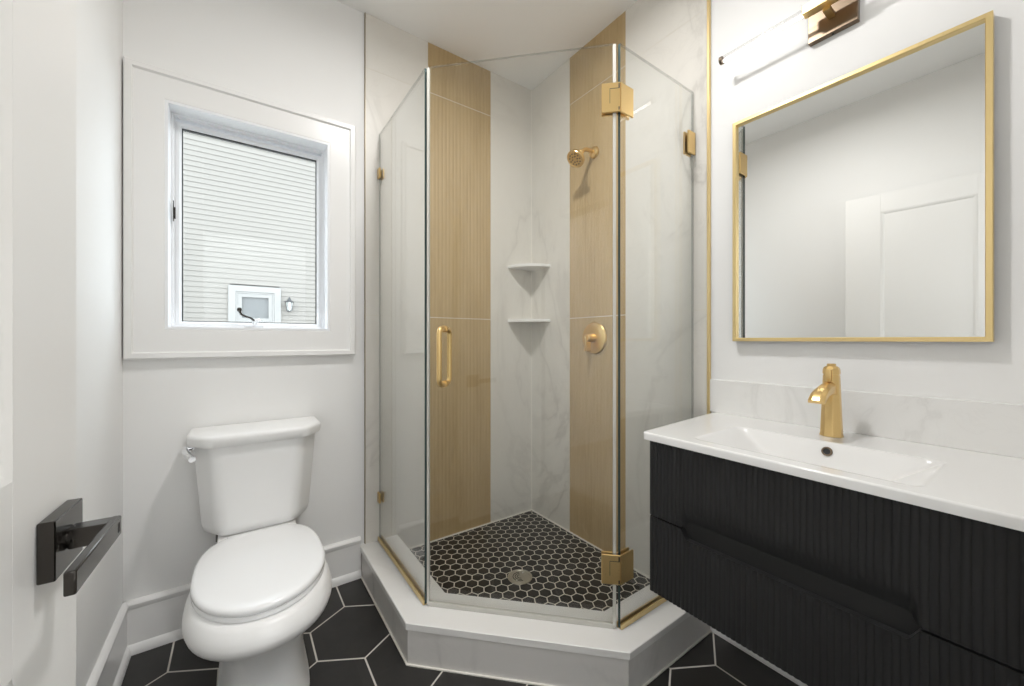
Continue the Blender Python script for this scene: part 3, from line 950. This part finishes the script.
# faucet
FX, FY = -0.106, -1.564
fa = thing('faucet', 'brushed gold single-hole faucet standing on the white sink top', 'faucet', (FX, FY, TZ))
def oct_ring(z, r, cx=0.0):
    pts = []
    for k in range(8):
        a = R(22.5 + 45 * k)
        pts.append((FX + cx + r * math.cos(a), FY + r * math.sin(a)))
    return [(*p, z) for p in round_poly(pts, r * 0.16, 3)]
body = [oct_ring(TZ + 0.0003, 0.0285), oct_ring(TZ + 0.004, 0.0285), oct_ring(TZ + 0.007, 0.0270), oct_ring(TZ + 0.06, 0.0248), oct_ring(TZ + 0.12, 0.0226), oct_ring(TZ + 0.150, 0.0214), oct_ring(TZ + 0.178, 0.0204), oct_ring(TZ + 0.180, 0.0190), oct_ring(TZ + 0.1815, 0.0188)]
obj('body', B().loft(body), GOLD, fa, 25)
# spout: wide, arching forward and down
spt = B()
rings = []
path = [(-0.006, 0.139, 0.0155, 0.022), (-0.030, 0.141, 0.0165, 0.018), (-0.056, 0.1395, 0.0175, 0.0155), (-0.082, 0.134, 0.0185, 0.013), (-0.103, 0.126, 0.0195, 0.011), (-0.117, 0.1165, 0.0200, 0.009), (-0.123, 0.110, 0.0200, 0.0075)]
for i, (dx, dz, hw, hh) in enumerate(path):
    a = path[max(i - 1, 0)]; c = path[min(i + 1, len(path) - 1)]
    t = Vector((c[0] - a[0], 0, c[1] - a[1])).normalized()
    up = Vector((-t.z, 0, t.x))
    if up.z < 0:
        up = -up
    poly = round_poly([(-hw, -hh * 0.8), (hw, -hh * 0.8), (hw * 0.95, hh * 0.45), (hw * 0.45, hh), (-hw * 0.45, hh), (-hw * 0.95, hh * 0.45)], 0.003, 3)
    c0 = Vector((FX + dx, FY, TZ + dz))
    rings.append([c0 + Vector((0, p, 0)) + up * q for p, q in poly])
spt.loft(rings)
obj('spout', spt, GOLD, fa, 30)
hn = B().loft([oct_ring(TZ + 0.1818, 0.0205), oct_ring(TZ + 0.184, 0.0212), oct_ring(TZ + 0.194, 0.0208), oct_ring(TZ + 0.201, 0.0185), oct_ring(TZ + 0.2045, 0.0145), oct_ring(TZ + 0.2055, 0.011), oct_ring(TZ + 0.211, 0.011), oct_ring(TZ + 0.2125, 0.009)])
ho = obj('handle', hn, GOLD, fa, 25)
obj('handle_lever', B().box(FX - 0.031, FX - 0.021, FY - 0.007, FY + 0.007, TZ + 0.162, TZ + 0.196, 0.002, 2), GOLD, ho, 25)

tag(obj('backsplash', B().box(-0.0105, -0.0002, -1.1525, YF + 0.0003, 0.8552, 0.982, 0.001, 1), SPLASH, loc=(-0.005, -1.56, 0.855)), 'low pale marble backsplash along the wall behind the faucet', 'backsplash')

# ------------------------------------------------------------------ mirror and vanity light
MY0, MY1, MZ0, MZ1 = -1.247, -1.859, 1.1325, 1.9425
mi = thing('wall_mirror', 'large rectangular mirror in a thin gold frame above the sink', 'mirror', (0, (MY0 + MY1) / 2, MZ0))
tx = lambda a, b_, h: (-h, a, b_)
obj('mirror_frame', B().frame(MY1, MY0, MZ0, MZ1, [(0, 0.0003), (-0.0125, 0.0003), (-0.0125, 0.029), (-0.011, 0.0305), (-0.0015, 0.0305), (0, 0.029)], tx), FRAMEGOLD, mi, 20)
obj('mirror_glass', B().box(-0.003, -0.0185, MY0 - 0.0127, MY1 + 0.0127, MZ0 + 0.0127, MZ1 - 0.0127), MIRROR, mi, 20)

LY, LZC, LXT = -1.5415, 2.1665, -0.078
vl = thing('vanity_light', 'brass wall light with a glowing tube above the gold mirror', 'wall light', (0, LY, 2.16))
bpz0, bpz1 = 2.097, 2.222
obj('backplate', B().box(-0.0003, -0.021, LY - 0.0625, LY + 0.0625, bpz0, bpz1, 0.0015, 1), BRONZE, vl, 20)
obj('backplate_screw', B().lathe((-0.0105, LY, bpz0 - 0.0028), (0, 0, 1), [(0, 0.003), (0.003, 0.003)], 10), RUBBER, vl)
obj('arm', B().box(-0.021, LXT + 0.006, LY - 0.009, LY + 0.009, LZC - 0.026, LZC - 0.012, 0.001, 1), GOLD, vl, 20)
HL = 0.312
sl = B().box(LXT - 0.0155, LXT + 0.0155, LY - 0.056, LY + 0.056, LZC - 0.0135, LZC + 0.0155, 0.002, 1)
obj('sleeve', sl, GOLD, vl, 20)
for s in (-1, 1):
    y0, y1 = LY + s * 0.0562, LY + s * (HL - 0.006)
    tb_ = obj('tube', B().tube([(LXT, y0, LZC), (LXT, y1, LZC)], 0.0125, 24), ACRYL, vl, 40)
    obj('led_strip', B().tube([(LXT, y0, LZC - 0.0060), (LXT, y1 - s * 0.004, LZC - 0.0060)], 0.0055, 16), LED, tb_, 40)
    obj('end_cap', B().lathe((LXT, y1, LZC), (0, s, 0), [(-0.0005, 0.0138), (0.008, 0.0138), (0.0095, 0.012)], 24), BRONZE, vl)

# trims of the ceiling downlights
ceil = bpy.data.objects['ceiling']
for x, y in DOWNLIGHTS:
    obj('downlight_trim', B().lathe((x, y, CEIL), (0, 0, -1), [(-0.0005, 0.095), (0.004, 0.094), (0.006, 0.085), (0.006, 0.075), (0.002, 0.072), (-0.0005, 0.072)], 40), TRIM, ceil)
